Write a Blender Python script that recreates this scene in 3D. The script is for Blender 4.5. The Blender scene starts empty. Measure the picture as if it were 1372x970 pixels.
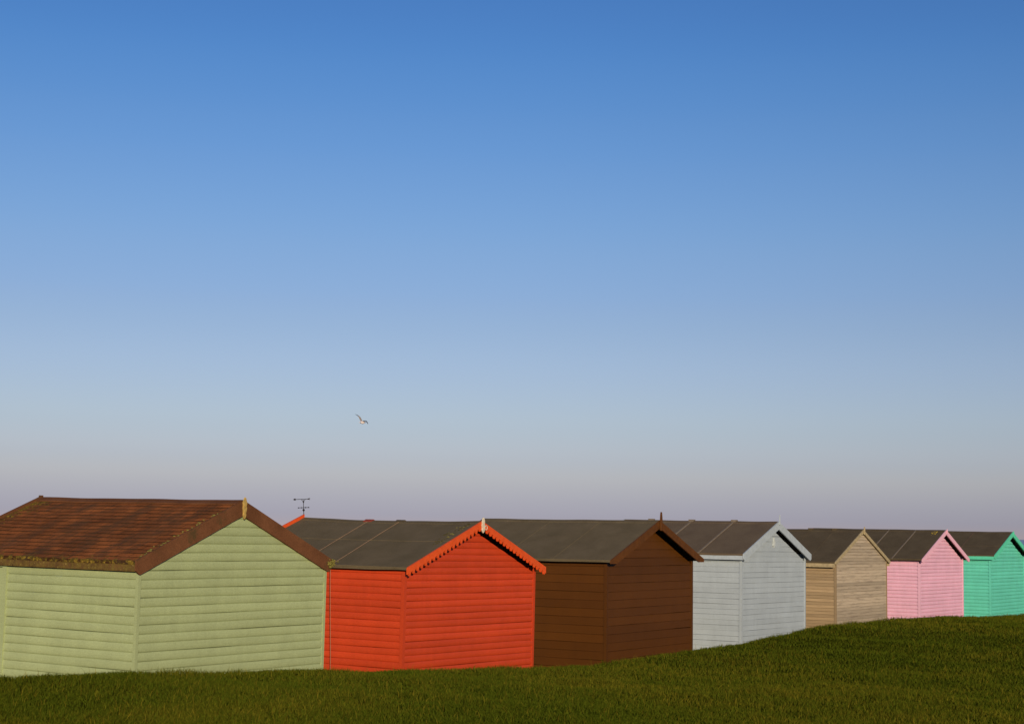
import bpy, bmesh, math, random
import numpy as np
from mathutils import Vector, Matrix
random.seed(7); rng = np.random.default_rng(11)
R = math.radians
scene = bpy.context.scene
C = scene.collection

# ---------------------------------------------------------------- camera
CAM_Z = 2.45
F, PITCH, ROLL, TH = 2.209, R(5.837), R(0.968), R(33.205)
cp, sp, cr, sr = math.cos(PITCH), math.sin(PITCH), math.cos(ROLL), math.sin(ROLL)
P_ = Matrix(((1, 0, 0), (0, sp, -cp), (0, cp, sp)))
CAMR = Matrix(((cr, -sr, 0), (sr, cr, 0), (0, 0, 1))) @ P_          # rows: right, down, forward
cam = bpy.data.cameras.new('camera'); cam_o = bpy.data.objects.new('camera', cam); C.objects.link(cam_o)
right, down, fwd = CAMR[0], CAMR[1], CAMR[2]
cam_o.matrix_world = Matrix(((right[0], -down[0], -fwd[0], 0), (right[1], -down[1], -fwd[1], 0),
                             (right[2], -down[2], -fwd[2], CAM_Z), (0, 0, 0, 1)))
cam.sensor_width = 36; cam.lens = 36 * F * 1000 / 1372
cam.clip_start = .1; cam.clip_end = 60000
scene.camera = cam_o

# ---------------------------------------------------------------- helpers
def col(r, g, b): return (r, g, b, 1)
def new_mat(name, rough=.7):
    m = bpy.data.materials.new(name); m.use_nodes = True
    nt = m.node_tree; b = nt.nodes['Principled BSDF']; b.inputs['Roughness'].default_value = rough
    b.inputs['Specular IOR Level'].default_value = .3
    return m, nt, b
def N(nt, t, **k):
    n = nt.nodes.new(t)
    for a, v in k.items(): setattr(n, a, v)
    return n
def coords(nt, scale=(1, 1, 1)):
    tc = N(nt, 'ShaderNodeTexCoord'); mp = N(nt, 'ShaderNodeMapping'); mp.inputs['Scale'].default_value = scale
    nt.links.new(tc.outputs['Object'], mp.inputs['Vector']); return mp.outputs['Vector']
def noise(nt, vec, scale, detail=4, rough=.6):
    n = N(nt, 'ShaderNodeTexNoise'); n.inputs['Scale'].default_value = scale
    n.inputs['Detail'].default_value = detail; n.inputs['Roughness'].default_value = rough
    nt.links.new(vec, n.inputs['Vector']); return n.outputs['Fac']
def ramp(nt, fac, stops):
    r = N(nt, 'ShaderNodeValToRGB'); e = r.color_ramp.elements
    for i in range(len(stops) - len(e)): e.new((i + 1) / (len(stops) + 1))
    for i, (p, c) in enumerate(stops): e[i].position = p; e[i].color = c if len(c) == 4 else (*c, 1)
    nt.links.new(fac, r.inputs['Fac']); return r.outputs['Color']
def mix(nt, fac, a, b, mode='MIX'):
    m = N(nt, 'ShaderNodeMix', data_type='RGBA', blend_type=mode)
    for k, v in ((0, fac), (6, a), (7, b)):
        if hasattr(v, 'is_linked') or hasattr(v, 'links'): nt.links.new(v, m.inputs[k])
        elif k == 0: m.inputs[0].default_value = v
        else: m.inputs[k].default_value = v if len(v) == 4 else (*v, 1)
    return m.outputs[2]
def bump(nt, b, h, strength=.3, dist=.01):
    n = N(nt, 'ShaderNodeBump'); n.inputs['Strength'].default_value = strength; n.inputs['Distance'].default_value = dist
    nt.links.new(h, n.inputs['Height']); nt.links.new(n.outputs['Normal'], b.inputs['Normal'])
def g(v): return (v, v, v, 1)

def paint(name, rgb, vary=.16, grime=.25, rough=.55, dirt=(.12, .11, .05)):
    """weathered paint on boards: every board a slightly different tone, faint grain, dirt in patches"""
    m, nt, b = new_mat(name, rough)
    at = N(nt, 'ShaderNodeAttribute'); at.attribute_name = 'board'
    lo, hi = 1 - vary, 1 + vary * .5
    tone = ramp(nt, at.outputs['Fac'], [(0, g(lo)), (1, g(hi))])
    v = coords(nt); vs = coords(nt, (2.2, 2.2, 26))
    big = ramp(nt, noise(nt, v, 1.7, 5), [(.3, g(.90)), (.7, g(1.06))])
    grain = ramp(nt, noise(nt, vs, 5.0, 5, .7), [(.25, g(.92)), (.75, g(1.05))])
    c = mix(nt, 1, mix(nt, 1, mix(nt, 1, col(*rgb), tone, 'MULTIPLY'), big, 'MULTIPLY'), grain, 'MULTIPLY')
    streak = ramp(nt, noise(nt, coords(nt, (7, 7, .6)), 2.0, 5, .7), [(.3, g(.955)), (.65, g(1.02))])
    c = mix(nt, 1, c, streak, 'MULTIPLY')
    fine = ramp(nt, noise(nt, v, 95, 3, .8), [(.3, g(.84)), (.7, g(1.14))])
    c = mix(nt, 1, c, fine, 'MULTIPLY')
    dm = ramp(nt, noise(nt, coords(nt, (1, 1, 3)), 4.5, 6, .75), [(.55, g(0)), (.82, g(grime))])
    c = mix(nt, dm, c, col(*dirt))
    nt.links.new(c, b.inputs['Base Color'])
    bump(nt, b, noise(nt, vs, 6, 4), .25, .004)
    return m

def wood(name, c0, c1, dark, streak=.6):
    m, nt, b = new_mat(name, .8)
    at = N(nt, 'ShaderNodeAttribute'); at.attribute_name = 'board'
    vs = coords(nt, (1.1, 1.1, 30)); 
    c = ramp(nt, noise(nt, vs, 2.4, 6, .7), [(.3, col(*c0)), (.7, col(*c1))])
    c = mix(nt, 1, c, ramp(nt, at.outputs['Fac'], [(0, g(.72)), (1, g(1.15))]), 'MULTIPLY')
    s = ramp(nt, noise(nt, coords(nt, (.9, .9, 9)), 2.1, 5, .7), [(.5, g(0)), (.72, g(streak))])
    c = mix(nt, s, c, col(*dark))
    nt.links.new(c, b.inputs['Base Color']); bump(nt, b, noise(nt, vs, 5, 5), .4, .004)
    return m

def felt(name, c0, c1, moss=None):
    m, nt, b = new_mat(name, 1); b.inputs['Specular IOR Level'].default_value = .1; v = coords(nt)
    c = ramp(nt, noise(nt, v, 2.3, 6, .65), [(.3, col(*c0)), (.72, col(*c1))])
    grit = ramp(nt, noise(nt, v, 170, 3, .7), [(.3, g(.62)), (.7, g(1.35))])
    c = mix(nt, 1, c, grit, 'MULTIPLY')
    spots = ramp(nt, noise(nt, v, 38, 2), [(.72, g(0)), (.78, g(.45))])
    c = mix(nt, spots, c, col(.2, .17, .1))
    if moss:
        mm = ramp(nt, noise(nt, v, 3.7, 6, .75), [(.56, g(0)), (.66, g(.75))])
        c = mix(nt, mm, c, col(*moss))
    nt.links.new(c, b.inputs['Base Color'])
    bump(nt, b, noise(nt, v, 120, 3), .5, .006)
    return m

def plain(name, rgb, rough=.6, var=.2, scale=14, metal=0):
    m, nt, b = new_mat(name, rough)
    c = ramp(nt, noise(nt, coords(nt), scale, 4), [(.3, g(1 - var)), (.7, g(1 + var * .6))])
    nt.links.new(mix(nt, 1, col(*rgb), c, 'MULTIPLY'), b.inputs['Base Color']); b.inputs['Metallic'].default_value = metal
    return m

def mesh_obj(name, bm, mat, parent=None, smooth=False, recalc=True):
    if recalc: bmesh.ops.recalc_face_normals(bm, faces=bm.faces[:])
    me = bpy.data.meshes.new(name); bm.to_mesh(me); bm.free()
    for m in (mat if isinstance(mat, (list, tuple)) else [mat]): me.materials.append(m)
    if smooth:
        for p in me.polygons: p.use_smooth = True
    o = bpy.data.objects.new(name, me); C.objects.link(o)
    if parent: o.parent = parent
    return o
def tag(o, label=None, cat=None, group=None, kind=None):
    for k, v in (('label', label), ('category', cat), ('group', group), ('kind', kind)):
        if v: o[k] = v
    return o
def prism(bm, poly, axis_fn, t0, t1):
    """extrude the 2-D outline poly from t0 to t1; axis_fn(u, v, t) gives the point"""
    a = [bm.verts.new(axis_fn(u, v, t0)) for u, v in poly]; b = [bm.verts.new(axis_fn(u, v, t1)) for u, v in poly]
    n = len(poly)
    for i in range(n): bm.faces.new((a[i], a[(i + 1) % n], b[(i + 1) % n], b[i]))
    bm.faces.new(a[::-1]); bm.faces.new(b)
def box(bm, x0, x1, y0, y1, z0, z1):
    prism(bm, [(x0, y0), (x1, y0), (x1, y1), (x0, y1)], lambda u, v, t: (u, v, t), z0, z1)
def tube(bm, p0, p1, r0, r1=None, n=8):
    r1 = r0 if r1 is None else r1
    p0, p1 = Vector(p0), Vector(p1); d = (p1 - p0).normalized()
    a = d.orthogonal().normalized(); b = d.cross(a)
    A = [bm.verts.new(p0 + (a * math.cos(k * 2 * math.pi / n) + b * math.sin(k * 2 * math.pi / n)) * r0) for k in range(n)]
    B = [bm.verts.new(p1 + (a * math.cos(k * 2 * math.pi / n) + b * math.sin(k * 2 * math.pi / n)) * r1) for k in range(n)]
    for k in range(n): bm.faces.new((A[k], A[(k + 1) % n], B[(k + 1) % n], B[k]))
    bm.faces.new(A[::-1]); bm.faces.new(B)
def polytube(bm, pts, r, n=6):
    for a, b in zip(pts[:-1], pts[1:]): tube(bm, a, b, r, r, n)
def ball(bm, c, r, sz=1):
    m = Matrix.Translation(c) @ Matrix.Diagonal((r, r, r * sz, 1))
    bmesh.ops.create_uvsphere(bm, u_segments=10, v_segments=7, radius=1, matrix=m)

# ---------------------------------------------------------------- hut parts
PROFILES = {
    # (height above the board's foot as a fraction of the pitch, projection in m)
    'lap':  lambda p: [(0, .004), (.0015, .0075), (p * .07, .0115), (p * .2, .0155), (p * .42, .0180), (p * .72, .0165), (p * .955, .0105), (p * .965, .004), (p, .004)],
    'shiplap': lambda p: [(0, -.005), (.002, .006), (p * .12, .0125), (p * .3, .0155), (p * .6, .0150), (p * .86, .0095), (p * .92, .002), (p * .925, -.005), (p, -.005)],
    'groove': lambda p: [(0, .000), (.0025, .012), (p - .0045, .012), (p - .002, .000), (p, .000)],
}
def boards(name, mat, parent, to3d, limits, ztop, pitch, prof, seg=7, wob=.0016, alt=False):
    bm = bmesh.new(); lay = bm.verts.layers.float_color.new('board')
    k, z = 0, -.12
    while z < ztop:
        tint = rng.random(); off = rng.normal(0, .0005); ph = rng.random(4) * 6.28; slope = rng.normal(0, .0004)
        rows = []
        pr = PROFILES[prof](pitch)
        if alt and k % 2 == 0: pr = [(a, (.008 if o < .01 else o)) for i, (a, o) in enumerate(pr)]
        for dz, out in pr:
            zz = min(z + dz, ztop); u0, u1 = limits(zz)
            row = []
            for s in range(seg + 1):
                u = u0 + (u1 - u0) * s / seg
                w = wob * (math.sin(u * 2.1 + ph[0]) + .6 * math.sin(u * 5.3 + ph[1])) + slope * u
                wo = .0014 * math.sin(u * 3.1 + ph[2])
                v = bm.verts.new(to3d(u, min(zz + w, ztop) if zz < ztop else zz, out + off + wo))
                v[lay] = (tint, tint, tint, 1); row.append(v)
            rows.append(row)
        for a, b in zip(rows[:-1], rows[1:]):
            for s in range(seg): 
                try: bm.faces.new((a[s], a[s + 1], b[s + 1], b[s]))
                except ValueError: pass
        z += pitch; k += 1
    bmesh.ops.recalc_face_normals(bm, faces=bm.faces[:])
    return mesh_obj(name, bm, mat, parent, recalc=False)

HUTS = []
def make_hut(name, label, q, st):
    X, Y, dth, W, D, ze, zr, oe, ob, tx, ty = q
    th = TH + dth; ze += CAM_Z; zr += CAM_Z
    if 'D' in st: D = st['D']
    root = bpy.data.objects.new(name, None); C.objects.link(root); root.empty_display_size = .3
    w = Vector((-ty, tx, 0)); T = Matrix.Rotation(w.length, 4, w.normalized()) if w.length > 1e-9 else Matrix()
    root.matrix_world = Matrix.Translation((X, Y, ze)) @ T @ Matrix.Rotation(math.pi / 2 - th, 4, 'Z') @ Matrix.Translation((0, 0, -ze))
    tag(root, label, 'beach hut', 'beach huts standing in a row')
    sl = (zr - ze) / (W / 2 + oe); ca = 1 / math.hypot(1, sl); t = st.get('roof_t', .028) / ca
    E = ze + sl * oe - t - .004                         # top of the wall at the eaves line
    apex = E + sl * W / 2
    gd = st.get('gap', 0); Eg = E - gd; gapex = apex - gd
    p, prof = st['pitch'], st['prof']; wm, gm = st['wall'], st.get('gable', st['wall'])
    cw = st.get('corner', .03)
    lim_g = lambda z: (max(.0, (z - Eg) / sl), W - max(.0, (z - Eg) / sl)) if z < gapex else (W / 2, W / 2)
    kw = dict(pitch=p, prof=prof, alt=st.get('alt', False))
    # walls: both gables and both sides
    boards('gable_wall', gm, root, lambda u, z, o: (u, -o, z), lim_g, gapex, **kw)
    boards('gable_wall', wm, root, lambda u, z, o: (u, D + o, z), lim_g, gapex, **kw)
    if 'door' in st:
        b0, b1, dz0, dz1 = st['door']
        boards('side_wall', wm, root, lambda u, z, o: (-o, u, z), lambda z: (0, b0), E + sl * 0, **kw)
        boards('side_wall', wm, root, lambda u, z, o: (-o, u, z), lambda z: (b1, D), E, **kw)
    else:
        boards('side_wall', wm, root, lambda u, z, o: (-o, u, z), lambda z: (0, D), E, **kw)
    boards('side_wall', wm, root, lambda u, z, o: (W + o, u, z), lambda z: (0, D), E, **kw)
    tm = st.get('trim', wm)
    for sx in (0, 1):
        for sy in (0, 1):
            bm = bmesh.new(); e = .022
            x0, x1 = (-e, cw) if sx == 0 else (W - cw, W + e); y0, y1 = (-e, cw) if sy == 0 else (D - cw, D + e)
            xo, xi = (x0, x0 + .02) if sx == 0 else (x1, x1 - .02); yo, yi = (y0, y0 + .02) if sy == 0 else (y1, y1 - .02)
            xe = x1 if sx == 0 else x0; ye = y1 if sy == 0 else y0
            prism(bm, [(xo, yo), (xe, yo), (xe, yi), (xi, yi), (xi, ye), (xo, ye)], lambda u, v, t_: (u, v, t_), -.12, E + sl * -e - .001)
            mesh_obj('corner_trim', bm, tm, root)
    # roof slab with its sag and small waves
    sag = st.get('sag', .006); nb = 24; na = 8; bm = bmesh.new()
    ph = rng.random(6) * 6.28
    def top(a, b):
        k = (b + ob) / (D + 2 * ob); lift = -sag * 4 * k * (1 - k) * (1 - .5 * abs(a - W / 2) / (W / 2)) if sag else 0
        wv = .0022 * (math.sin(b * 3.7 + ph[0] + a) + math.sin(b * 7.9 + ph[1]) * .6 + math.sin(a * 6 + ph[2]) * .5)
        edge = min(1, min(b + ob, D + ob - b) / .15)
        return zr - sl * abs(a - W / 2) + lift + wv * max(0, edge)
    As = [-oe + (W / 2 + oe) * i / na for i in range(na + 1)] + [W / 2 + (W / 2 + oe) * i / na for i in range(1, na + 1)]
    Bs = [-ob + (D + 2 * ob) * i / nb for i in range(nb + 1)]
    if st.get('tiles'):
        # courses of tiles, each tilted so that its foot stands proud of the next one down
        for side in (0, 1):
            nco = 17
            for c_ in range(nco):
                s0, s1 = c_ / nco, (c_ + 1) / nco
                ofs = rng.normal(0, .002, nb + 1)
                def pt(s, b, h):
                    a = -oe + s * (W / 2 + oe) if side == 0 else W + oe - s * (W / 2 + oe)
                    return (a, b, top(a, b) + h)
                r0 = [bm.verts.new(pt(s0, b, .001)) for b in Bs]
                r1 = [bm.verts.new(pt(s0, b, .007 + ofs[i] * .8)) for i, b in enumerate(Bs)]
                r2 = [bm.verts.new(pt(s1, b, .001)) for b in Bs]
                for i in range(nb):
                    bm.faces.new((r0[i], r0[i + 1], r1[i + 1], r1[i])); bm.faces.new((r1[i], r1[i + 1], r2[i + 1], r2[i]))
        bmesh.ops.recalc_face_normals(bm, faces=bm.faces[:])
    gt = [[bm.verts.new((a, b, top(a, b))) for b in Bs] for a in As]
    gb = [[bm.verts.new((a, b, top(a, b) - t)) for b in Bs] for a in As]
    n_ = len(As)
    for i in range(n_ - 1):
        for j in range(nb):
            bm.faces.new((gt[i][j], gt[i + 1][j], gt[i + 1][j + 1], gt[i][j + 1]))
            bm.faces.new((gb[i][j], gb[i][j + 1], gb[i + 1][j + 1], gb[i + 1][j]))
        bm.faces.new((gt[i][0], gb[i][0], gb[i + 1][0], gt[i + 1][0])); bm.faces.new((gt[i][nb], gt[i + 1][nb], gb[i + 1][nb], gb[i][nb]))
    for j in range(nb):
        for i, f in ((0, 1), (n_ - 1, 0)):
            bm.faces.new((gt[i][j], gt[i][j + 1], gb[i][j + 1], gb[i][j]))
    roof = mesh_obj('roof', bm, st['roof'], root)
    # felt folded down over the eaves
    fd = st.get('fold', .03)
    if fd:
        for sx in (0, 1):
            bm = bmesh.new(); x0, x1 = (-oe - .006, -oe + .001) if sx == 0 else (W + oe - .001, W + oe + .006)
            prism(bm, [(-ob - .004, ze - fd), (D + ob + .004, ze - fd), (D + ob + .004, ze + .004), (-ob - .004, ze + .004)], lambda u, v, t_: (t_, u, v), x0, x1)
            mesh_obj('eaves_flap', bm, st['roof'], root)
    # ridge capping
    bm = bmesh.new(); rw = st.get('ridge_w', .09)
    for j in range(nb):
        b0, b1 = Bs[j], Bs[j + 1]
        def sec(b): 
            z = top(W / 2, b); h = .008 if not st.get('tiles') else .02
            return [(W / 2 - rw, b, z - sl * rw + h - .012), (W / 2 - rw, b, z - sl * rw + h), (W / 2, b, z + h), (W / 2 + rw, b, z - sl * rw + h), (W / 2 + rw, b, z - sl * rw + h - .012)]
        a, c = [bm.verts.new(v) for v in sec(b0)], [bm.verts.new(v) for v in sec(b1)]
        for i in range(4): bm.faces.new((a[i], a[i + 1], c[i + 1], c[i]))
        if j == 0: bm.faces.new(a)
        if j == nb - 1: bm.faces.new(c[::-1])
    bmesh.ops.remove_doubles(bm, verts=bm.verts[:], dist=1e-5)
    mesh_obj('ridge_cap', bm, st.get('ridge', st['roof']), roof)
    # bargeboards: four, the near pair optionally scalloped
    bh = st['barge_h']; bt = .022; gap = max(ob - .001, .02)
    for fy in (0, 1):
        y0, y1 = (-gap - bt, -gap) if fy == 0 else (D + gap, D + gap + bt)
        for sx in (-1, 1):
            bm = bmesh.new(); L = W / 2 + oe
            up = lambda u: zr - sl * u + ((st.get('far_up', .01) if sx < 0 else .0) if fy else st.get('barge_up', .004))
            poly = [(0, up(0)), (L + .004, up(L + .004))]
            if st.get('scallop'):
                n = 19; poly.append((L + .004, up(L) - bh * .75))
                for k in range(n):
                    u1, u0 = L * (1 - k / n), L * (1 - (k + 1) / n); m = (u0 + u1) / 2; h = (u1 - u0)
                    for (f_, dd) in ((.5, .038), (.30, .036), (.2, .018), (.12, 0), (-.12, 0), (-.2, .018), (-.30, .036)):
                        u = m + f_ * h; poly.append((u, up(u) - bh + .038 - (.038 - dd)))
                poly.append((0, up(0) - bh))
            elif st.get('cut'):
                zc = up(L) - st['cut']                   # foot of the board sawn level
                poly += [(L + .004, zc), (max(0, L - (bh - st['cut']) / sl), zc), (0, up(0) - bh)]
            else:
                poly += [(L + .004, up(L + .004) - bh * .62), (L - .05, up(L - .05) - bh), (0, up(0) - bh)]
            prism(bm, poly, lambda u, v, t_: (W / 2 + sx * u, t_, v), y0, y1)
            mesh_obj('bargeboard', bm, st['barge'], root)
    if st.get('fascia'):
        fh = st['fascia']
        for sx in (0, 1):
            bm = bmesh.new(); x0, x1 = (-oe + .004, -oe + .024) if sx == 0 else (W + oe - .024, W + oe - .004)
            box(bm, x0, x1, -ob + .002, D + ob - .002, ze - t - fh, ze - t * .6)
            mesh_obj('fascia', bm, st.get('fascia_mat', st['barge']), root)
    info = dict(root=root, W=W, D=D, E=E, ze=ze, zr=zr, oe=oe, ob=ob, sl=sl, top=top, roof=roof, gap=gap, bt=bt, apex=apex)
    for b in st.get('battens', []):
        bm = bmesh.new(); wd, hh = st.get('batten', (.018, .014))
        for side in (-1, 1):
            pts = [W / 2 + side * (W / 2 + oe) * i / 8 for i in range(9)]
            ring = []
            for a in pts:
                z = top(a, b); ring.append([bm.verts.new((a, b - wd, z - .002)), bm.verts.new((a, b - wd * .8, z + hh)), bm.verts.new((a, b + wd * .8, z + hh)), bm.verts.new((a, b + wd, z - .002))])
            for q0, q1 in zip(ring[:-1], ring[1:]):
                for i in range(3): bm.faces.new((q0[i], q0[i + 1], q1[i + 1], q1[i]))
            bm.faces.new(ring[0]); bm.faces.new(ring[-1][::-1])
        if st.get('batten_caps', True):
            z = top(W / 2, b); box(bm, W / 2 - .05, W / 2 + .05, b - .05, b + .05, z - .02, z + .03)
        mesh_obj(st.get('batten_name', 'roof_batten'), bm, st.get('batten_mat', st['roof']), roof)
    if st.get('lap'):
        u = st['lap']; bm = bmesh.new()                 # felt overlapping along the slope
        for sx in (-1, 1):
            a0 = W / 2 + sx * (W / 2 + oe) * u; a1 = W / 2 + sx * (W / 2 + oe) * .02
            for j in range(nb):
                v = [bm.verts.new(c) for c in ((a0, Bs[j], top(a0, Bs[j]) + .005), (a0, Bs[j + 1], top(a0, Bs[j + 1]) + .005), (a1, Bs[j + 1], top(a1, Bs[j + 1]) + .003), (a1, Bs[j], top(a1, Bs[j]) + .003), (a0, Bs[j], top(a0, Bs[j]) - .002), (a0, Bs[j + 1], top(a0, Bs[j + 1]) - .002))]
                bm.faces.new(v[:4]); bm.faces.new((v[0], v[4], v[5], v[1]))
        bmesh.ops.remove_doubles(bm, verts=bm.verts[:], dist=1e-5)
        mesh_obj('felt_overlap', bm, st['roof'], roof)
    HUTS.append(info)
    return info

def loc(h, a, b, z):                                    # hut-local point to world
    return h['root'].matrix_world @ Vector((a, b, z))

# ---------------------------------------------------------------- colours
M_green = paint('sage_green_paint', (.405, .458, .222), .05, .08)
M_red = paint('red_paint', (.62, .062, .014), .10, .10, dirt=(.45, .05, .03))
M_brown = paint('brown_stain', (.100, .032, .0018), .14, .15, dirt=(.03, .012, .004))
M_white = paint('pale_blue_white_paint', (.44, .495, .53), .05, .08, dirt=(.3, .33, .3))
M_wood = wood('bare_timber', (.36, .25, .135), (.47, .335, .19), (.22, .15, .08), .5)
M_woodg = wood('weathered_timber', (.42, .33, .225), (.54, .44, .32), (.20, .15, .115), .75)
M_pink = paint('pink_paint', (.88, .49, .62), .04, .06, dirt=(.5, .25, .25))
M_teal = paint('mint_green_paint', (.150, .68, .50), .05, .06, dirt=(.06, .3, .18))
M_felt1 = felt('dark_roof_felt', (.122, .094, .052), (.170, .130, .076))
M_felt2 = felt('brown_roof_felt', (.130, .093, .060), (.168, .125, .080))
M_felt3 = felt('old_roof_felt', (.088, .066, .039), (.124, .094, .056))
M_bargebrown = felt('weathered_brown_board', (.115, .046, .020), (.20, .082, .036), (.075, .055, .022))
M_ochre = plain('ochre_weathered_wood', (.50, .33, .09), .8, .4, 25)
M_cream = plain('cream_carved_wood', (.72, .62, .46), .7, .2, 20)
M_iron = plain('black_iron', (.018, .014, .014), .6, .2)
M_rope = plain('pale_cord', (.36, .22, .13), .8, .2)
M_palew = plain('pale_painted_wood', (.44, .495, .53), .6, .12)
M_pinkt = plain('pink_painted_wood', (.86, .47, .58), .6, .1)
M_tealt = plain('mint_painted_wood', (.11, .64, .40), .6, .1)
M_timbert = plain('yellowish_timber', (.44, .345, .19), .8, .3)
M_redt = plain('red_painted_wood', (.76, .092, .014), .6, .15)
M_brownt = plain('brown_stained_wood', (.115, .038, .004), .7, .25)
M_batten = plain('dusty_batten', (.19, .15, .11), .85, .2)
M_darkseam = plain('brown_seam', (.12, .075, .045), .9, .3)
M_moss = plain('yellow_green_moss', (.20, .17, .035), .95, .5, 60)

# roof of the green hut: reddish brown tiles with lichen along the edges
def tile_mat():
    m, nt, b = new_mat('reddish_brown_tiles', 1); b.inputs['Specular IOR Level'].default_value = .1
    tc = N(nt, 'ShaderNodeTexCoord'); sx = N(nt, 'ShaderNodeSeparateXYZ'); nt.links.new(tc.outputs['Object'], sx.inputs[0])
    cb = N(nt, 'ShaderNodeCombineXYZ'); nt.links.new(sx.outputs['Y'], cb.inputs['X']); nt.links.new(sx.outputs['X'], cb.inputs['Y'])
    br = N(nt, 'ShaderNodeTexBrick'); br.inputs['Scale'].default_value = 1
    br.inputs['Brick Width'].default_value = .17; br.inputs['Row Height'].default_value = (2.8965 / 2 + .0761) / 17
    br.inputs['Mortar Size'].default_value = .004; br.inputs['Mortar Smooth'].default_value = .3; br.inputs['Bias'].default_value = 0
    br.inputs['Color1'].default_value = col(.36, .110, .028); br.inputs['Color2'].default_value = col(.24, .080, .022); br.inputs['Mortar'].default_value = col(.06, .025, .010)
    mp = N(nt, 'ShaderNodeMapping'); mp.inputs['Location'].default_value = (0, .0761, 0)
    nt.links.new(cb.outputs[0], mp.inputs[0]); nt.links.new(mp.outputs[0], br.inputs['Vector'])
    v = tc.outputs['Object']
    c = mix(nt, 1, br.outputs['Color'], ramp(nt, noise(nt, v, 2.2, 6, .7), [(.3, g(.55)), (.7, g(1.3))]), 'MULTIPLY')
    soot = ramp(nt, noise(nt, coords(nt, (.5, 1.6, 1)), 1.9, 6, .7), [(.46, g(0)), (.66, g(.72))])
    c = mix(nt, soot, c, col(.060, .040, .022))
    c = mix(nt, 1, c, ramp(nt, noise(nt, v, 120, 2), [(.3, g(.7)), (.7, g(1.25))]), 'MULTIPLY')
    # lichen: strongest close to the eaves, the verges and the far ridge end
    def near(sock, at, width):
        s = N(nt, 'ShaderNodeMath', operation='SUBTRACT'); nt.links.new(sock, s.inputs[0]); s.inputs[1].default_value = at
        a = N(nt, 'ShaderNodeMath', operation='ABSOLUTE'); nt.links.new(s.outputs[0], a.inputs[0])
        r = N(nt, 'ShaderNodeMapRange'); nt.links.new(a.outputs[0], r.inputs[0])
        r.inputs[1].default_value = 0; r.inputs[2].default_value = width; r.inputs[3].default_value = 1; r.inputs[4].default_value = 0
        return r.outputs[0]
    def op(o, a, b_):
        n = N(nt, 'ShaderNodeMath', operation=o)
        for i, x in enumerate((a, b_)):
            if isinstance(x, (int, float)): n.inputs[i].default_value = x
            else: nt.links.new(x, n.inputs[i])
        return n.outputs[0]
    e = op('MAXIMUM', near(sx.outputs['X'], -.076, .16), op('MULTIPLY', near(sx.outputs['Y'], -.02, .16), .75))
    far = op('MULTIPLY', near(sx.outputs['Y'], 3.0, .45), near(sx.outputs['X'], 1.35, 1.4))
    e = op('MAXIMUM', e, op('MULTIPLY', far, 1.5))
    ln = noise(nt, v, 17, 5, .75)
    l = op('ADD', op('MULTIPLY', e, .20), ln)
    lm = ramp(nt, l, [(.66, g(0)), (.76, g(.9))])
    lc = ramp(nt, noise(nt, v, 31, 3), [(.40, col(.10, .075, .014)), (.56, col(.20, .13, .018)), (.70, col(.42, .27, .04))])
    nt.links.new(mix(nt, lm, c, lc), b.inputs['Base Color'])
    bump(nt, b, noise(nt, v, 60, 4), .6, .008)
    return m
def lichen_board(name, base):
    m, nt, b = new_mat(name, .9); v = coords(nt)
    c = ramp(nt, noise(nt, v, 9, 5, .7), [(.3, col(*[x * .55 for x in base])), (.7, col(*[x * 1.3 for x in base]))])
    c = mix(nt, ramp(nt, noise(nt, v, 16, 5, .75), [(.42, g(0)), (.60, g(.8))]), c, col(.17, .115, .02))
    c = mix(nt, ramp(nt, noise(nt, v, 44, 3, .7), [(.62, g(0)), (.7, g(.8))]), c, col(.42, .31, .09))
    nt.links.new(c, b.inputs['Base Color']); bump(nt, b, noise(nt, v, 50, 4), .6, .01); return m
M_tiles = tile_mat(); M_lichen = lichen_board('mossy_brown_edge', (.125, .066, .018))

# ---------------------------------------------------------------- the seven huts
Q = [[-3.6233, 16.3002, -0.0176, 2.8965, 2.9923, -0.3632, 0.2605, 0.0761, 0.0237, 0.0068, -0.0017], [-1.2958, 20.7291, -0.0027, 3.0202, 2.8098, -0.4771, 0.1276, 0.11, 0.1137, 0.0085, 0.003], [1.491, 25.3055, -0.0091, 2.8908, 3.0603, -0.4223, 0.1972, 0.1423, 0.1429, -0.0024, -0.0005], [4.1885, 29.873, -0.003, 2.8642, 3.2, -0.3474, 0.2558, 0.1103, 0.0782, 0.0038, 0.0029], [6.7556, 34.3307, 0.0003, 2.9122, 3.2, -0.5307, 0.142, 0.1321, 0.0407, -0.0007, 0.0], [9.5657, 38.6746, 0.0222, 2.9412, 3.2, -0.4979, 0.1859, 0.1454, 0.1162, 0.001, -0.0003], [12.468, 42.9952, 0.0099, 2.9175, 3.2, -0.4229, 0.1856, 0.1226, 0.15, 0.0006, -0.0007]]

DB0 = 1.86
h_green = make_hut('beach_hut', 'large sage green hut with reddish brown tiled roof and lichen', Q[0],
    dict(wall=M_green, pitch=.0882, prof='lap', roof=M_tiles, tiles=True, ridge=M_bargebrown, ridge_w=.10, barge=M_bargebrown, barge_h=.165, barge_up=.016,
         fold=0, fascia=.065, fascia_mat=M_lichen, corner=.016, far_up=.035, door=(DB0, 2.86, 0, 1.8), sag=.004))
h_red = make_hut('beach_hut', 'bright red hut with scalloped bargeboards and a sagging felt roof', Q[1],
    dict(wall=M_red, pitch=.0835, prof='lap', roof=M_felt1, barge=M_redt, barge_h=.118, scallop=True, gap=.095, far_up=.05, fold=.012, sag=.022, lap=.45))
h_brown = make_hut('beach_hut', 'dark brown stained hut with a spike finial on its gable', Q[2],
    dict(wall=M_brown, pitch=.128, prof='groove', roof=M_felt1, barge=M_brownt, barge_h=.125, gap=.115, cut=.055, fold=.014, battens=[.9, 1.85], batten=(.012, .004), batten_name='felt_seam', batten_caps=False))
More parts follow.
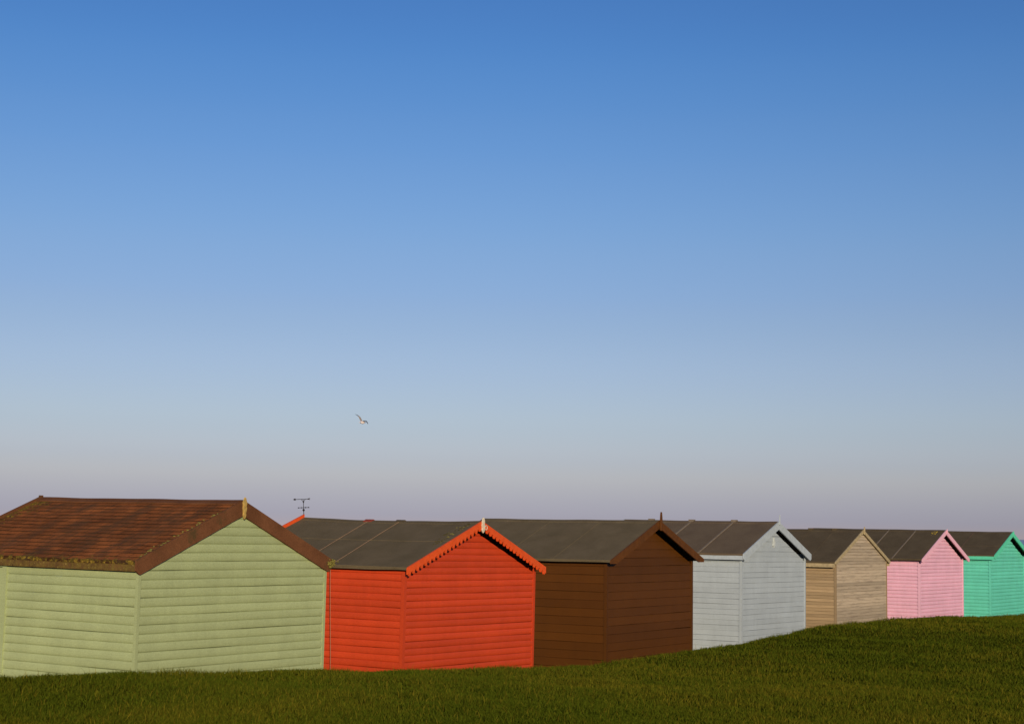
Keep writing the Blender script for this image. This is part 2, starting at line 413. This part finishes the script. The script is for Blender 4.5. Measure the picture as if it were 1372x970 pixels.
h_white = make_hut('beach_hut', 'pale bluish white hut with battened brown felt roof', Q[3],
    dict(wall=M_white, pitch=.0945, prof='groove', alt=True, roof=M_felt2, barge=M_palew, barge_h=.145, gap=.155, fold=.012, fascia=.075, battens=[.82, 1.72, 2.6], batten_mat=M_batten, D=3.12))
h_wood = make_hut('beach_hut', 'unpainted timber hut with weathered grey brown boards', Q[4],
    dict(wall=M_wood, gable=M_woodg, pitch=.064, prof='groove', roof=M_felt3, barge=M_timbert, corner=.02, barge_h=.075, fold=.012, fascia=.08, fascia_mat=M_timbert, battens=[.6, 1.15], batten=(.01, .004), batten_name='felt_seam'))
h_pink = make_hut('beach_hut', 'pink painted hut with pink trim and dark felt roof', Q[5],
    dict(wall=M_pink, pitch=.083, prof='shiplap', roof=M_felt3, barge=M_pinkt, gap=.085, barge_h=.105, fold=.012, battens=[.62, 1.3], batten=(.016, .009), batten_mat=M_batten, batten_name='felt_seam', batten_caps=False))
h_teal = make_hut('beach_hut', 'mint green hut with felt roof, farthest along the row', Q[6],
    dict(wall=M_teal, pitch=.09, prof='shiplap', roof=M_felt3, barge=M_tealt, gap=.10, barge_h=.12, fold=.012, fascia=.085, lap=.62, battens=[.88], batten=(.016, .008), batten_mat=M_darkseam, batten_name='felt_seam', batten_caps=False))

# plank door with its frame in the side of the green hut
h = h_green; root = h['root']
fr = bmesh.new()
box(fr, -.030, .03, DB0 - .002, DB0 + .062, -.12, h['E'] - .012)
box(fr, -.030, .03, 2.775, 2.862, -.12, h['E'] - .012)
box(fr, -.028, .03, DB0 + .062, 2.775, h['E'] - .11, h['E'] - .013)
bm = bmesh.new(); lay = bm.verts.layers.float_color.new('board')
n = 7; y0, y1 = DB0 + .069, 2.768
for k in range(n):
    a = y0 + (y1 - y0) * k / n; b = y0 + (y1 - y0) * (k + 1) / n
    before = len(bm.verts); box(bm, -.010, .012, a + .003, b - .003, .30, h['E'] - .118)
    bm.verts.ensure_lookup_table(); tv = random.random()
    for v in bm.verts[before:]: v[lay] = (tv, tv, tv, 1)
door = mesh_obj('door', bm, M_green, root)
mesh_obj('door_frame', fr, M_green, door)
bm = bmesh.new()
box(bm, .0, .03, y0 - .006, y1 + .006, -.12, .285)
mesh_obj('door_sill', bm, M_green, door)
for zz in (.42, 1.12):
    bm = bmesh.new(); box(bm, -.024, -.0102, y0 + .02, y1 - .02, zz, zz + .09); mesh_obj('door_rail', bm, M_green, door)
bm = bmesh.new()
prism(bm, [(y0 + .02, 1.212), (y0 + .13, 1.212), (y1 - .02, 1.90), (y1 - .13, 1.90)], lambda u, v, t_: (t_, u, v), -.024, -.0104)
mesh_obj('door_brace', bm, M_green, door)
bm = bmesh.new()
prism(bm, [(DB0 + .03, 1.04), (DB0 + .03, 1.09), (y0 + .30, 1.072), (y0 + .30, 1.058)], lambda u, v, t_: (t_, u, v), -.036, -.0305)
mesh_obj('hinge', bm, M_iron, door)

def finial(h, outline, mat, t=.018, zofs=0, extra=None, name='finial'):
    """flat carved finial standing on the near gable apex; outline = (half width, height from apex)"""
    bm = bmesh.new(); W = h['W']; z0 = h['zr'] + zofs
    poly = [(W / 2 + w, z0 + z) for w, z in outline] + [(W / 2 - w, z0 + z) for w, z in outline[::-1] if w > 1e-6]
    y = -h['gap'] - h['bt']
    prism(bm, poly, lambda u, v, t_: (u, t_, v), y - t - .003, y - .003)
    if extra: extra(bm, W / 2, y, z0)
    bmesh.ops.bevel(bm, geom=bm.edges[:], offset=.003, segments=1, affect='EDGES')
    return mesh_obj(name, bm, mat, h['root'])
finial(h_green, [(.0, -.185), (.014, -.155), (.020, -.14), (.010, -.118), (.026, -.085), (.030, -.07), (.014, -.05), (.028, -.022), (.030, -.008), (.014, .008), (.016, .022), (.005, .035), (0, .05)], M_ochre, .022)
def loopy(bm, x, y, z):
    for k in range(8):
        a0, a1 = k * math.pi / 4, (k + 1) * math.pi / 4
        for cx, cz, r in ((x + .066, z - .082, .030),):
            tube(bm, (cx + r * math.cos(a0), y - .014, cz + r * math.sin(a0)), (cx + r * math.cos(a1), y - .014, cz + r * math.sin(a1)), .006, .006, 5)
finial(h_red, [(0, -.155), (.02, -.135), (.03, -.11), (.014, -.09), (.034, -.06), (.018, -.03), (.03, -.005), (.018, .025), (.010, .048), (0, .052)], M_cream, .02, extra=loopy)
finial(h_brown, [(.016, -.16), (.024, -.15), (.024, .0), (.016, .02), (.010, .09), (.003, .135), (0, .138)], M_brownt, .03)
finial(h_white, [(0, -.06), (.012, -.05), (.012, .03), (.006, .06), (.003, .13), (0, .135)], M_palew, .02)
finial(h_wood, [(.018, -.10), (.018, .05), (.010, .062), (0, .066)], M_timbert, .022)
finial(h_pink, [(.02, -.08), (.02, .012), (0, .03)], M_pinkt, .02)
finial(h_teal, [(.02, -.09), (.02, .012), (0, .028)], M_tealt, .02)
# small pale plaque high on the white gable
h = h_white; bm = bmesh.new(); W = h['W']; zc = h['apex'] - .36; xc = W / 2 - .06
poly = [(0, -.09), (.02, -.06), (.06, -.055), (.035, -.02), (.05, .02), (.02, .03), (.022, .07), (0, .10)]
poly = [(xc + a, zc + b) for a, b in poly] + [(xc - a, zc + b) for a, b in poly[::-1][1:-1]]
prism(bm, poly, lambda u, v, t_: (u, t_, v), -.032, -.0135)
mesh_obj('wall_ornament', bm, plain('off_white_ornament', (.56, .60, .58), .6, .1), h['root'])
# moss lumps on the ends of the green hut's bargeboards
def moss(h, a, b, z, n, spread):
    bm = bmesh.new()
    for _ in range(n):
        ball(bm, (a + random.gauss(0, spread), b + random.gauss(0, spread * .5), z + random.gauss(0, spread * .7)), random.uniform(.008, .02), .8)
    tag(mesh_obj('moss_clump', bm, M_moss, h['root']), kind='stuff')
h = h_green
moss(h, h['W'] + h['oe'] - .01, -.05, h['ze'] - .03, 34, .032)

# moss along the near verge of the red roof, lichen by the pink apex
def verge_moss(h, a0, a1, n, mat, b=-.02, sb=.05):
    bm = bmesh.new()
    for _ in range(n):
        a = random.uniform(a0, a1) * h['W']; bb = b + abs(random.gauss(0, sb))
        ball(bm, (a, bb, h['top'](a, bb) + .001), random.uniform(.006, .019), .55)
    tag(mesh_obj('moss_patch', bm, mat, h['roof']), kind='stuff')
verge_moss(h_red, .22, .47, 70, plain('dark_moss', (.075, .060, .016), .95, .5, 60))
verge_moss(h_red, .24, .46, 22, M_moss)
verge_moss(h_pink, .40, .49, 26, plain('yellow_lichen', (.42, .30, .03), .95, .3, 60), .06, .06)
verge_moss(h_green, .01, .40, 60, M_moss, .0, .03)
for b_, m_ in ((1.21, M_felt3), (1.75, plain('worn_red_patch', (.28, .05, .03), .9, .3))):
    bm = bmesh.new(); z = h_red['top'](h_red['W'] / 2, b_)
    prism(bm, [(-.06, -.017), (0, .010), (.06, -.017), (.06, -.03), (0, -.004), (-.06, -.03)], lambda u, v, t_: (h_red['W'] / 2 + u, t_, z + .012 + v), b_ - .07, b_ + .07)
    mesh_obj('ridge_patch', bm, m_, h_red['roof'])
bm = bmesh.new(); hg = h_green
box(bm, hg['W'] / 2 - .014, hg['W'] / 2 + .014, hg['D'] + hg['ob'] + .004, hg['D'] + hg['ob'] + .05, hg['zr'] - .12, hg['zr'] + .038)
mesh_obj('finial', bm, M_bargebrown, hg['root'])
# cords tied over the red hut's roof, one running on down its wall
h = h_red
def cord(b, be, label, to_ground):
    W, oe = h['W'], h['oe']; pts = []
    for i in range(17):
        a = W + oe - (W + 2 * oe) * i / 16; bb = b + (be - b) * (i - 8) / 8 if i > 8 else b
        pts.append(Vector((a, bb, h['top'](a, bb) + .010)))
    pts.append(Vector((-oe - .012, be, h['ze'] - .02)))
    if to_ground:
        for z in (1.75, 1.3, .85, .4, -.03): pts.append(Vector((-oe - .010 + .02 * (1.9 - z), be - .03 * (1.9 - z) + .004 * math.sin(z * 5), z)))
    else: pts.append(Vector((-oe + .02, be, h['ze'] - .05)))
    bm = bmesh.new(); polytube(bm, [loc(h, *p) for p in pts], .0032, 6)
    o = mesh_obj('roof_cord', bm, M_rope); tag(o, label, 'cord')
cord(1.21, 1.09, 'thin pale cord over the red hut roof, hanging down its side wall', True)
cord(1.75, 1.63, 'thin pale cord across the red hut roof, nearer the weather vane', False)

# weather vane on the red hut's far gable
o = bpy.data.objects.new('weather_vane', None); C.objects.link(o)
b = h['D'] + h['ob'] + .01; base = loc(h, h['W'] / 2, b, h['zr'] - .02)
o.location = base; o.rotation_euler = (R(1), R(-3.2), 0); o.empty_display_size = .2
tag(o, 'black weather vane with arrow and compass arms above the red roof', 'weather vane')
bm = bmesh.new(); tube(bm, (0, 0, -.05), (0, 0, .275), .0055, .004); mesh_obj('pole', bm, M_iron, o)
bm = bmesh.new(); ball(bm, (0, 0, .13), .017); mesh_obj('ball', bm, M_iron, o, True)
bm = bmesh.new()
for ang in (28, 118):
    d = Vector((math.cos(R(ang)), math.sin(R(ang)), 0)); tube(bm, d * -.075 + Vector((0, 0, .165)), d * .075 + Vector((0, 0, .165)), .004)
    for s in (-1, 1): ball(bm, d * .078 * s + Vector((0, 0, .165)), .009)
mesh_obj('compass_arms', bm, M_iron, o)
bm = bmesh.new(); tube(bm, (-.115, 0, .285), (.085, 0, .285), .004)
ball(bm, (-.12, 0, .285), .014)
prism(bm, [(-.15, .285), (-.115, .302), (-.115, .268)], lambda u, v, t_: (u, t_, v), -.004, .004)
prism(bm, [(.05, .288), (.085, .297), (.10, .297), (.085, .285), (.10, .273), (.085, .273), (.05, .282)], lambda u, v, t_: (u, t_, v), -.003, .003)
ar = mesh_obj('arrow', bm, M_iron, o)
bm = bmesh.new()
for s in (-1, 1): tube(bm, (s * .03, 0, .285), (0, 0, .245), .0035)
ball(bm, (0, 0, .243), .011); mesh_obj('bracket', bm, M_iron, ar)

# ---------------------------------------------------------------- ground
A2 = Vector((math.sin(TH), math.cos(TH))); B2 = Vector((-math.cos(TH), math.sin(TH)))     # along the row / towards the sea
CREST = [(-16.85, .0878), (-12.46, .0848), (-9.6, .0837), (-6.34, .083), (-3.53, .0834), (-1.0, .0812), (.84, .0796), (3.39, .0778), (4.87, .0735), (6.29, .0699), (7.4, .0659), (8.05, .0638), (8.56, .0612), (9.11, .059), (9.38, .0569), (10.08, .0559), (10.67, .0535), (11.15, .0513), (12.13, .0488), (12.79, .0474), (14.18, .0456), (14.97, .0444), (16.12, .044), (17.22, .0423)]
NC = 9.6; BLADE = .045
cs, cz = [], []
for phi, dep in CREST:
    r = NC / math.sin(TH - R(phi)); cs.append(r * math.cos(TH - R(phi))); cz.append(CAM_Z - dep * r - BLADE)
cs = np.array([-40, 0, 5] + cs + [38, 45, 60, 120]); cz = np.array([1.0, 1.15, 1.25] + cz + [.95, .9, .85, .8])
def vnoise(x, y, seed):
    xi, yi = np.floor(x).astype(np.int64), np.floor(y).astype(np.int64); fx, fy = x - xi, y - yi
    def hsh(a, b):
        v = np.sin(a * 127.1 + b * 311.7 + seed * 74.7) * 43758.5453; return v - np.floor(v)
    fx = fx * fx * (3 - 2 * fx); fy = fy * fy * (3 - 2 * fy)
    return (hsh(xi, yi) * (1 - fx) + hsh(xi + 1, yi) * fx) * (1 - fy) + (hsh(xi, yi + 1) * (1 - fx) + hsh(xi + 1, yi + 1) * fx) * fy
def ground_z(s, n):
    zc = np.interp(s, cs, cz)
    t = np.clip(n / NC, -3, 1); sm = np.clip(t, 0, 1); sm = sm * sm * (3 - 2 * sm)
    zf = .85 + (zc - .85) * sm
    d = np.maximum(n - NC, 0)
    drop = np.where(d < 1.0, .42 * d * d, .42 + .84 * (d - 1.0))
    zb = zc - drop
    # smooth foot of the bank at z=0
    k = .12; hh = np.clip(.5 + .5 * (zb - 0) / k, 0, 1); zb2 = zb * hh + k * hh * (1 - hh)
    z = np.where(n <= NC, zf, np.where(zb > -k, zb2, 0))
    z = np.where(zb <= -k, 0, z)
    und = (vnoise(s * .9, n * .9, 1) - .5) * .05 + (vnoise(s * 2.7, n * 2.7, 2) - .5) * .025
    z = z + und * np.clip((n - 1) / 3, 0, 1) * np.clip((14 - n) / 3, 0, 1)
    # beach beyond the huts going down under the sea
    z = z - np.clip((n - 26) * .09, 0, 5.5)
    return z
def axis(fine0, fine1, step, lo, hi):
    a = list(np.arange(fine0, fine1 + 1e-6, step)); st = step; x = fine1
    while x < hi: st *= 1.35; x += st; a.append(min(x, hi))
    st = step; x = fine0
    while x > lo: st *= 1.35; x -= st; a.insert(0, max(x, lo))
    return np.array(a)
S_, N_ = axis(2, 40, .2, -9000, 9000), axis(-1, 14, .15, -9000, 90)
SS, NN = np.meshgrid(S_, N_, indexing='ij'); ZZ = ground_z(SS, NN)
co = np.stack([SS * A2.x + NN * B2.x, SS * A2.y + NN * B2.y, ZZ], -1).reshape(-1, 3)
ns, nn = len(S_), len(N_); idx = np.arange(ns * nn).reshape(ns, nn)
fc = np.stack([idx[:-1, :-1], idx[1:, :-1], idx[1:, 1:], idx[:-1, 1:]], -1).reshape(-1, 4)
me = bpy.data.meshes.new('ground'); me.from_pydata(co.tolist(), [], fc.tolist())
for p_ in me.polygons: p_.use_smooth = True
m, nt, b = new_mat('turf', 1); b.inputs['Specular IOR Level'].default_value = 0
v = coords(nt)
c = ramp(nt, noise(nt, v, .55, 6, .65), [(.3, col(.056, .066, .004)), (.5, col(.066, .074, .005)), (.7, col(.086, .080, .007))])
c = mix(nt, 1, c, ramp(nt, noise(nt, v, 34, 5, .75), [(.28, g(.6)), (.72, g(1.4))]), 'MULTIPLY')
tc = N(nt, 'ShaderNodeTexCoord'); dt = N(nt, 'ShaderNodeVectorMath', operation='DOT_PRODUCT')
nt.links.new(tc.outputs['Object'], dt.inputs[0]); dt.inputs[1].default_value = (B2.x, B2.y, 0)
sh = N(nt, 'ShaderNodeMapRange'); nt.links.new(dt.outputs['Value'], sh.inputs[0]); sh.inputs[1].default_value = 21; sh.inputs[2].default_value = 23
nt.links.new(mix(nt, sh.outputs[0], c, col(.20, .15, .10)), b.inputs['Base Color'])     # shingle on the seaward side
bump(nt, b, noise(nt, v, 40, 5), 1, .05)
me.materials.append(m); o = bpy.data.objects.new('ground', me); C.objects.link(o); tag(o, kind='structure', label='turf bank and ground under the huts')
# the sea beyond the beach
bm = bmesh.new()
q = [(-30000, 62), (30000, 62), (30000, 40000), (-30000, 40000)]
bm.faces.new([bm.verts.new((s * A2.x + n_ * B2.x, s * A2.y + n_ * B2.y, -3.2)) for s, n_ in q])
m, nt, b = new_mat('sea_water', .25); b.inputs['Base Color'].default_value = col(.03, .045, .075)
bump(nt, b, noise(nt, coords(nt), .8, 5), .4, .3)
o = mesh_obj('sea', bm, m); tag(o, kind='structure', label='strip of dark blue sea on the horizon')

# ---------------------------------------------------------------- grass blades
def grass():
    NB = 1600000
    # camera-centred sampling so that density falls with distance
    phi = rng.uniform(R(-25), R(33), NB); rmin, rmax = 7.5, 50.
    u = rng.random(NB); pw = -.35
    r = (rmin ** pw + u * (rmax ** pw - rmin ** pw)) ** (1 / pw)
    x, y = r * np.sin(phi), r * np.cos(phi)
    s = x * A2.x + y * A2.y; n = x * B2.x + y * B2.y
    keep = (n > -3) & (n < NC + .75)
    # tufty: thin out by noise
    tuft = vnoise(s * 5, n * 5, 5) * .5 + vnoise(s * 14, n * 14, 6) * .5
    keep &= rng.random(NB) < .5 + tuft * 1.0
    x, y, s, n, r, tuft = (a[keep] for a in (x, y, s, n, r, tuft)); k = len(x)
    z = ground_z(s, n)
    patch = vnoise(s * .8, n * .8, 8) * .6 + vnoise(s * 2.3, n * 2.3, 9) * .4
    hgt = (.018 + .026 * rng.random(k)) * (.65 + .8 * tuft) * (.75 + .5 * patch)
    tall = (np.abs(n - NC + .1) < .45) & (vnoise(s * 3.1, n * 3.1, 12) > .70)
    hgt = np.where(tall, hgt * 1.55, hgt)
    stem = rng.random(k) < .008; hgt = np.where(stem, hgt * 1.7 + .015, hgt)
    wid = (.0016 + .0014 * rng.random(k)) * np.maximum(1, (r / 13) ** .7); wid = np.where(stem, wid * .6, wid)
    ang = rng.uniform(0, 6.283, k); la = rng.uniform(0, 6.283, k); lean = hgt * rng.uniform(.1, .9, k)
    dx, dy = np.cos(ang) * wid, np.sin(ang) * wid; lx, ly = np.cos(la) * lean, np.sin(la) * lean
    P = np.zeros((k, 5, 3), np.float32); b0 = np.stack([x, y, z - .006], -1)
    P[:, 0] = b0 + np.stack([-dx, -dy, 0 * x], -1); P[:, 1] = b0 + np.stack([dx, dy, 0 * x], -1)
    mid = b0 + np.stack([lx * .35, ly * .35, hgt * .6], -1); sc = .8
    P[:, 2] = mid + np.stack([dx * sc, dy * sc, 0 * x], -1); P[:, 3] = mid + np.stack([-dx * sc, -dy * sc, 0 * x], -1)
    P[:, 4] = b0 + np.stack([lx, ly, hgt], -1)
    me = bpy.data.meshes.new('grass'); me.vertices.add(k * 5); me.vertices.foreach_set('co', P.ravel())
    base = (np.arange(k) * 5)[:, None]
    loops = (base + np.array([[0, 1, 2, 3, 3, 2, 4]])).astype(np.int32).ravel()
    me.loops.add(k * 7); me.loops.foreach_set('vertex_index', loops)
    st = (np.arange(k) * 7)[:, None] + np.array([[0, 4]]); me.polygons.add(k * 2)
    me.polygons.foreach_set('loop_start', st.astype(np.int32).ravel())
    me.update(calc_edges=True)
    dry = np.clip(rng.normal(0, .22, k) + (patch - .42) * .8, 0, 1); dry = np.where(stem, .95, dry)[:, None]
    g1 = np.array([.061, .079, .0055]); g2 = np.array([.175, .130, .012]); cc = g1 * (1 - dry) + g2 * dry
    cc = cc * (1 + rng.uniform(-.38, .33, (k, 1)) * np.clip(15 / r, .45, 1)[:, None])
    ca = np.concatenate([cc, np.ones((k, 1))], 1); ca = np.repeat(ca, 5, 0).astype(np.float32)
    at = me.attributes.new('tint', 'FLOAT_COLOR', 'POINT'); at.data.foreach_set('color', ca.ravel())
    m, nt, b = new_mat('grass_blades', .75); a = N(nt, 'ShaderNodeAttribute'); a.attribute_name = 'tint'
    nt.links.new(a.outputs['Color'], b.inputs['Base Color']); b.inputs['Specular IOR Level'].default_value = 0
    me.materials.append(m); o = bpy.data.objects.new('grass', me); C.objects.link(o)
    tag(o, 'short dark olive turf grass covering the bank', 'grass', kind='stuff'); print('blades', k)
grass()

# ---------------------------------------------------------------- gull
def gull():
    f = F * 1000; d = Vector(((485.5 - 686) / f, (565.5 - 485) / f, 1))
    wd = (right * d.x + down * d.y + fwd * d.z); pos = Vector((0, 0, CAM_Z)) + wd.normalized() * 108
    bm = bmesh.new()
    # axes: x to the right, z up, y away; the bird flies away to the right, banked, its far wing raised
    ax = Vector((.62, .78, .06)).normalized()                    # body axis (tail -> beak)
    # body: continuous lofted trunk with tail and head
    secs = [(-.27, .012, .05), (-.20, .018, .045), (-.12, .045, .05), (-.02, .068, .066), (.08, .066, .064), (.15, .045, .045), (.19, .040, .042), (.235, .034, .034), (.262, .016, .016), (.30, .008, .007), (.315, .002, .002)]
    sd = Vector((.78, -.62, 0)).normalized(); up = sd.cross(ax).normalized()
    if up.z < 0: up = -up
    rings = []
    for t, hv, wv in secs:
        rings.append([bm.verts.new(ax * t + sd * math.cos(k * math.pi / 4) * wv * 1.45 + up * (math.sin(k * math.pi / 4) * hv * 1.5 - .02)) for k in range(8)])
    for i in range(len(rings) - 1):
        for k in range(8):
            fce = bm.faces.new((rings[i][k], rings[i][(k + 1) % 8], rings[i + 1][(k + 1) % 8], rings[i + 1][k])); fce.material_index = 0 if i < 8 else 2
    bm.faces.new(rings[0][::-1]); bm.faces.new(rings[-1])
    # wings: lofted aerofoil sections (point, chord, thickness)
    def wing(dark, path):
        pr = []
        for c_, ch, th in path:
            c_ = Vector(c_); pr.append([bm.verts.new(c_ + ax * ch * .45), bm.verts.new(c_ + up * th), bm.verts.new(c_ - ax * ch * .55), bm.verts.new(c_ - up * th)])
        nsg = len(pr) - 1
        for i in range(nsg):
            for k in range(4):
                fce = bm.faces.new((pr[i][k], pr[i][(k + 1) % 4], pr[i + 1][(k + 1) % 4], pr[i + 1][k])); fce.material_index = 1 if i < nsg - dark else 2
        bm.faces.new(pr[0][::-1]); bm.faces.new(pr[-1])
    wing(2, [((-.03, .03, .02), .19, .022), ((-.10, .05, .15), .19, .018), ((-.17, .06, .30), .18, .014), ((-.27, .06, .40), .13, .012), ((-.38, .03, .47), .09, .012), ((-.48, .0, .50), .05, .010)])
    wing(4, [((.04, -.03, .02), .19, .022), ((.13, -.08, .08), .19, .018), ((.22, -.14, .08), .17, .014), ((.30, -.20, .02), .12, .010), ((.36, -.24, -.07), .08, .007), ((.40, -.27, -.15), .02, .003)])
    o = mesh_obj('gull', bm, [plain('white_plumage', (.88, .76, .72), .8, .05), plain('grey_plumage', (.30, .25, .22), .8, .1), plain('dark_plumage', (.03, .03, .035), .8, .1)], None, False)
    o.location = pos; tag(o, 'white and grey gull with dark wingtips flying above the huts', 'bird')
gull()

# ---------------------------------------------------------------- light
EL = R(11.0); SUN = Vector((.16, -1.0)).normalized()
w = bpy.data.worlds.new('World'); scene.world = w; w.use_nodes = True; nt = w.node_tree
bg = nt.nodes['Background']; sky = N(nt, 'ShaderNodeTexSky', sky_type='NISHITA'); sky.sun_disc = False
sky.sun_elevation = EL; sky.sun_rotation = math.atan2(SUN.x, SUN.y)
sky.air_density = 1.0; sky.dust_density = 0.0; sky.ozone_density = 6.0; sky.altitude = 0
# evening air: the band opposite the low sun goes from deep blue down to mauve at the sea
tc = N(nt, 'ShaderNodeTexCoord'); sx = N(nt, 'ShaderNodeSeparateXYZ'); nt.links.new(tc.outputs['Generated'], sx.inputs[0])
mr = N(nt, 'ShaderNodeMapRange'); nt.links.new(sx.outputs['Z'], mr.inputs[0]); mr.inputs[1].default_value = 0; mr.inputs[2].default_value = .32
AIR = [(0.0111, (0.645, 0.487, 0.640)), (0.0291, (0.896, 0.582, 0.611)), (0.0453, (1.065, 0.648, 0.626)), (0.0652, (1.235, 0.718, 0.638)), (0.0949, (1.365, 0.760, 0.660)), (0.1237, (1.368, 0.768, 0.662)), (0.1399, (1.336, 0.776, 0.683)), (0.1755, (1.276, 0.809, 0.719)), (0.2195, (1.109, 0.799, 0.752)), (0.2471, (0.975, 0.776, 0.762)), (0.2794, (0.823, 0.741, 0.769)), (0.3102, (0.724, 0.69, 0.751))]
tint = ramp(nt, mr.outputs[0], [(z / .32, tuple(x / 2.5 for x in c)) for z, c in AIR]); rmp = tint.node.color_ramp; rmp.interpolation = 'CARDINAL'
# the sky darkens a little towards the right, farther round from the sun
away_ = N(nt, 'ShaderNodeMapRange'); nt.links.new(sx.outputs['X'], away_.inputs[0]); away_.interpolation_type = 'SMOOTHSTEP'
for i_, v_ in enumerate((-.05, .45, 1.0, .92)): away_.inputs[i_ + 1].default_value = v_
tint = mix(nt, 1, tint, away_.outputs[0], 'MULTIPLY')
sc_ = N(nt, 'ShaderNodeVectorMath', operation='SCALE'); sc_.inputs['Scale'].default_value = 2.5
nt.links.new(mix(nt, 1, sky.outputs['Color'], tint, 'MULTIPLY'), sc_.inputs[0]); nt.links.new(sc_.outputs[0], bg.inputs['Color']); bg.inputs['Strength'].default_value = .15
sun = bpy.data.lights.new('sun', 'SUN'); sun.energy = 3.8; sun.angle = R(.53); sun.color = (1, .83, .59)
so = bpy.data.objects.new('sun', sun); C.objects.link(so)
dirv = Vector((SUN.x * math.cos(EL), SUN.y * math.cos(EL), math.sin(EL)))
so.rotation_euler = dirv.to_track_quat('Z', 'Y').to_euler(); so.location = dirv * 50
vs = scene.view_settings; vs.view_transform = 'Standard'; vs.look = 'None'; vs.exposure = 0; vs.gamma = 1; vs.use_curve_mapping = False
scene.render.resolution_x, scene.render.resolution_y = 1024, 723
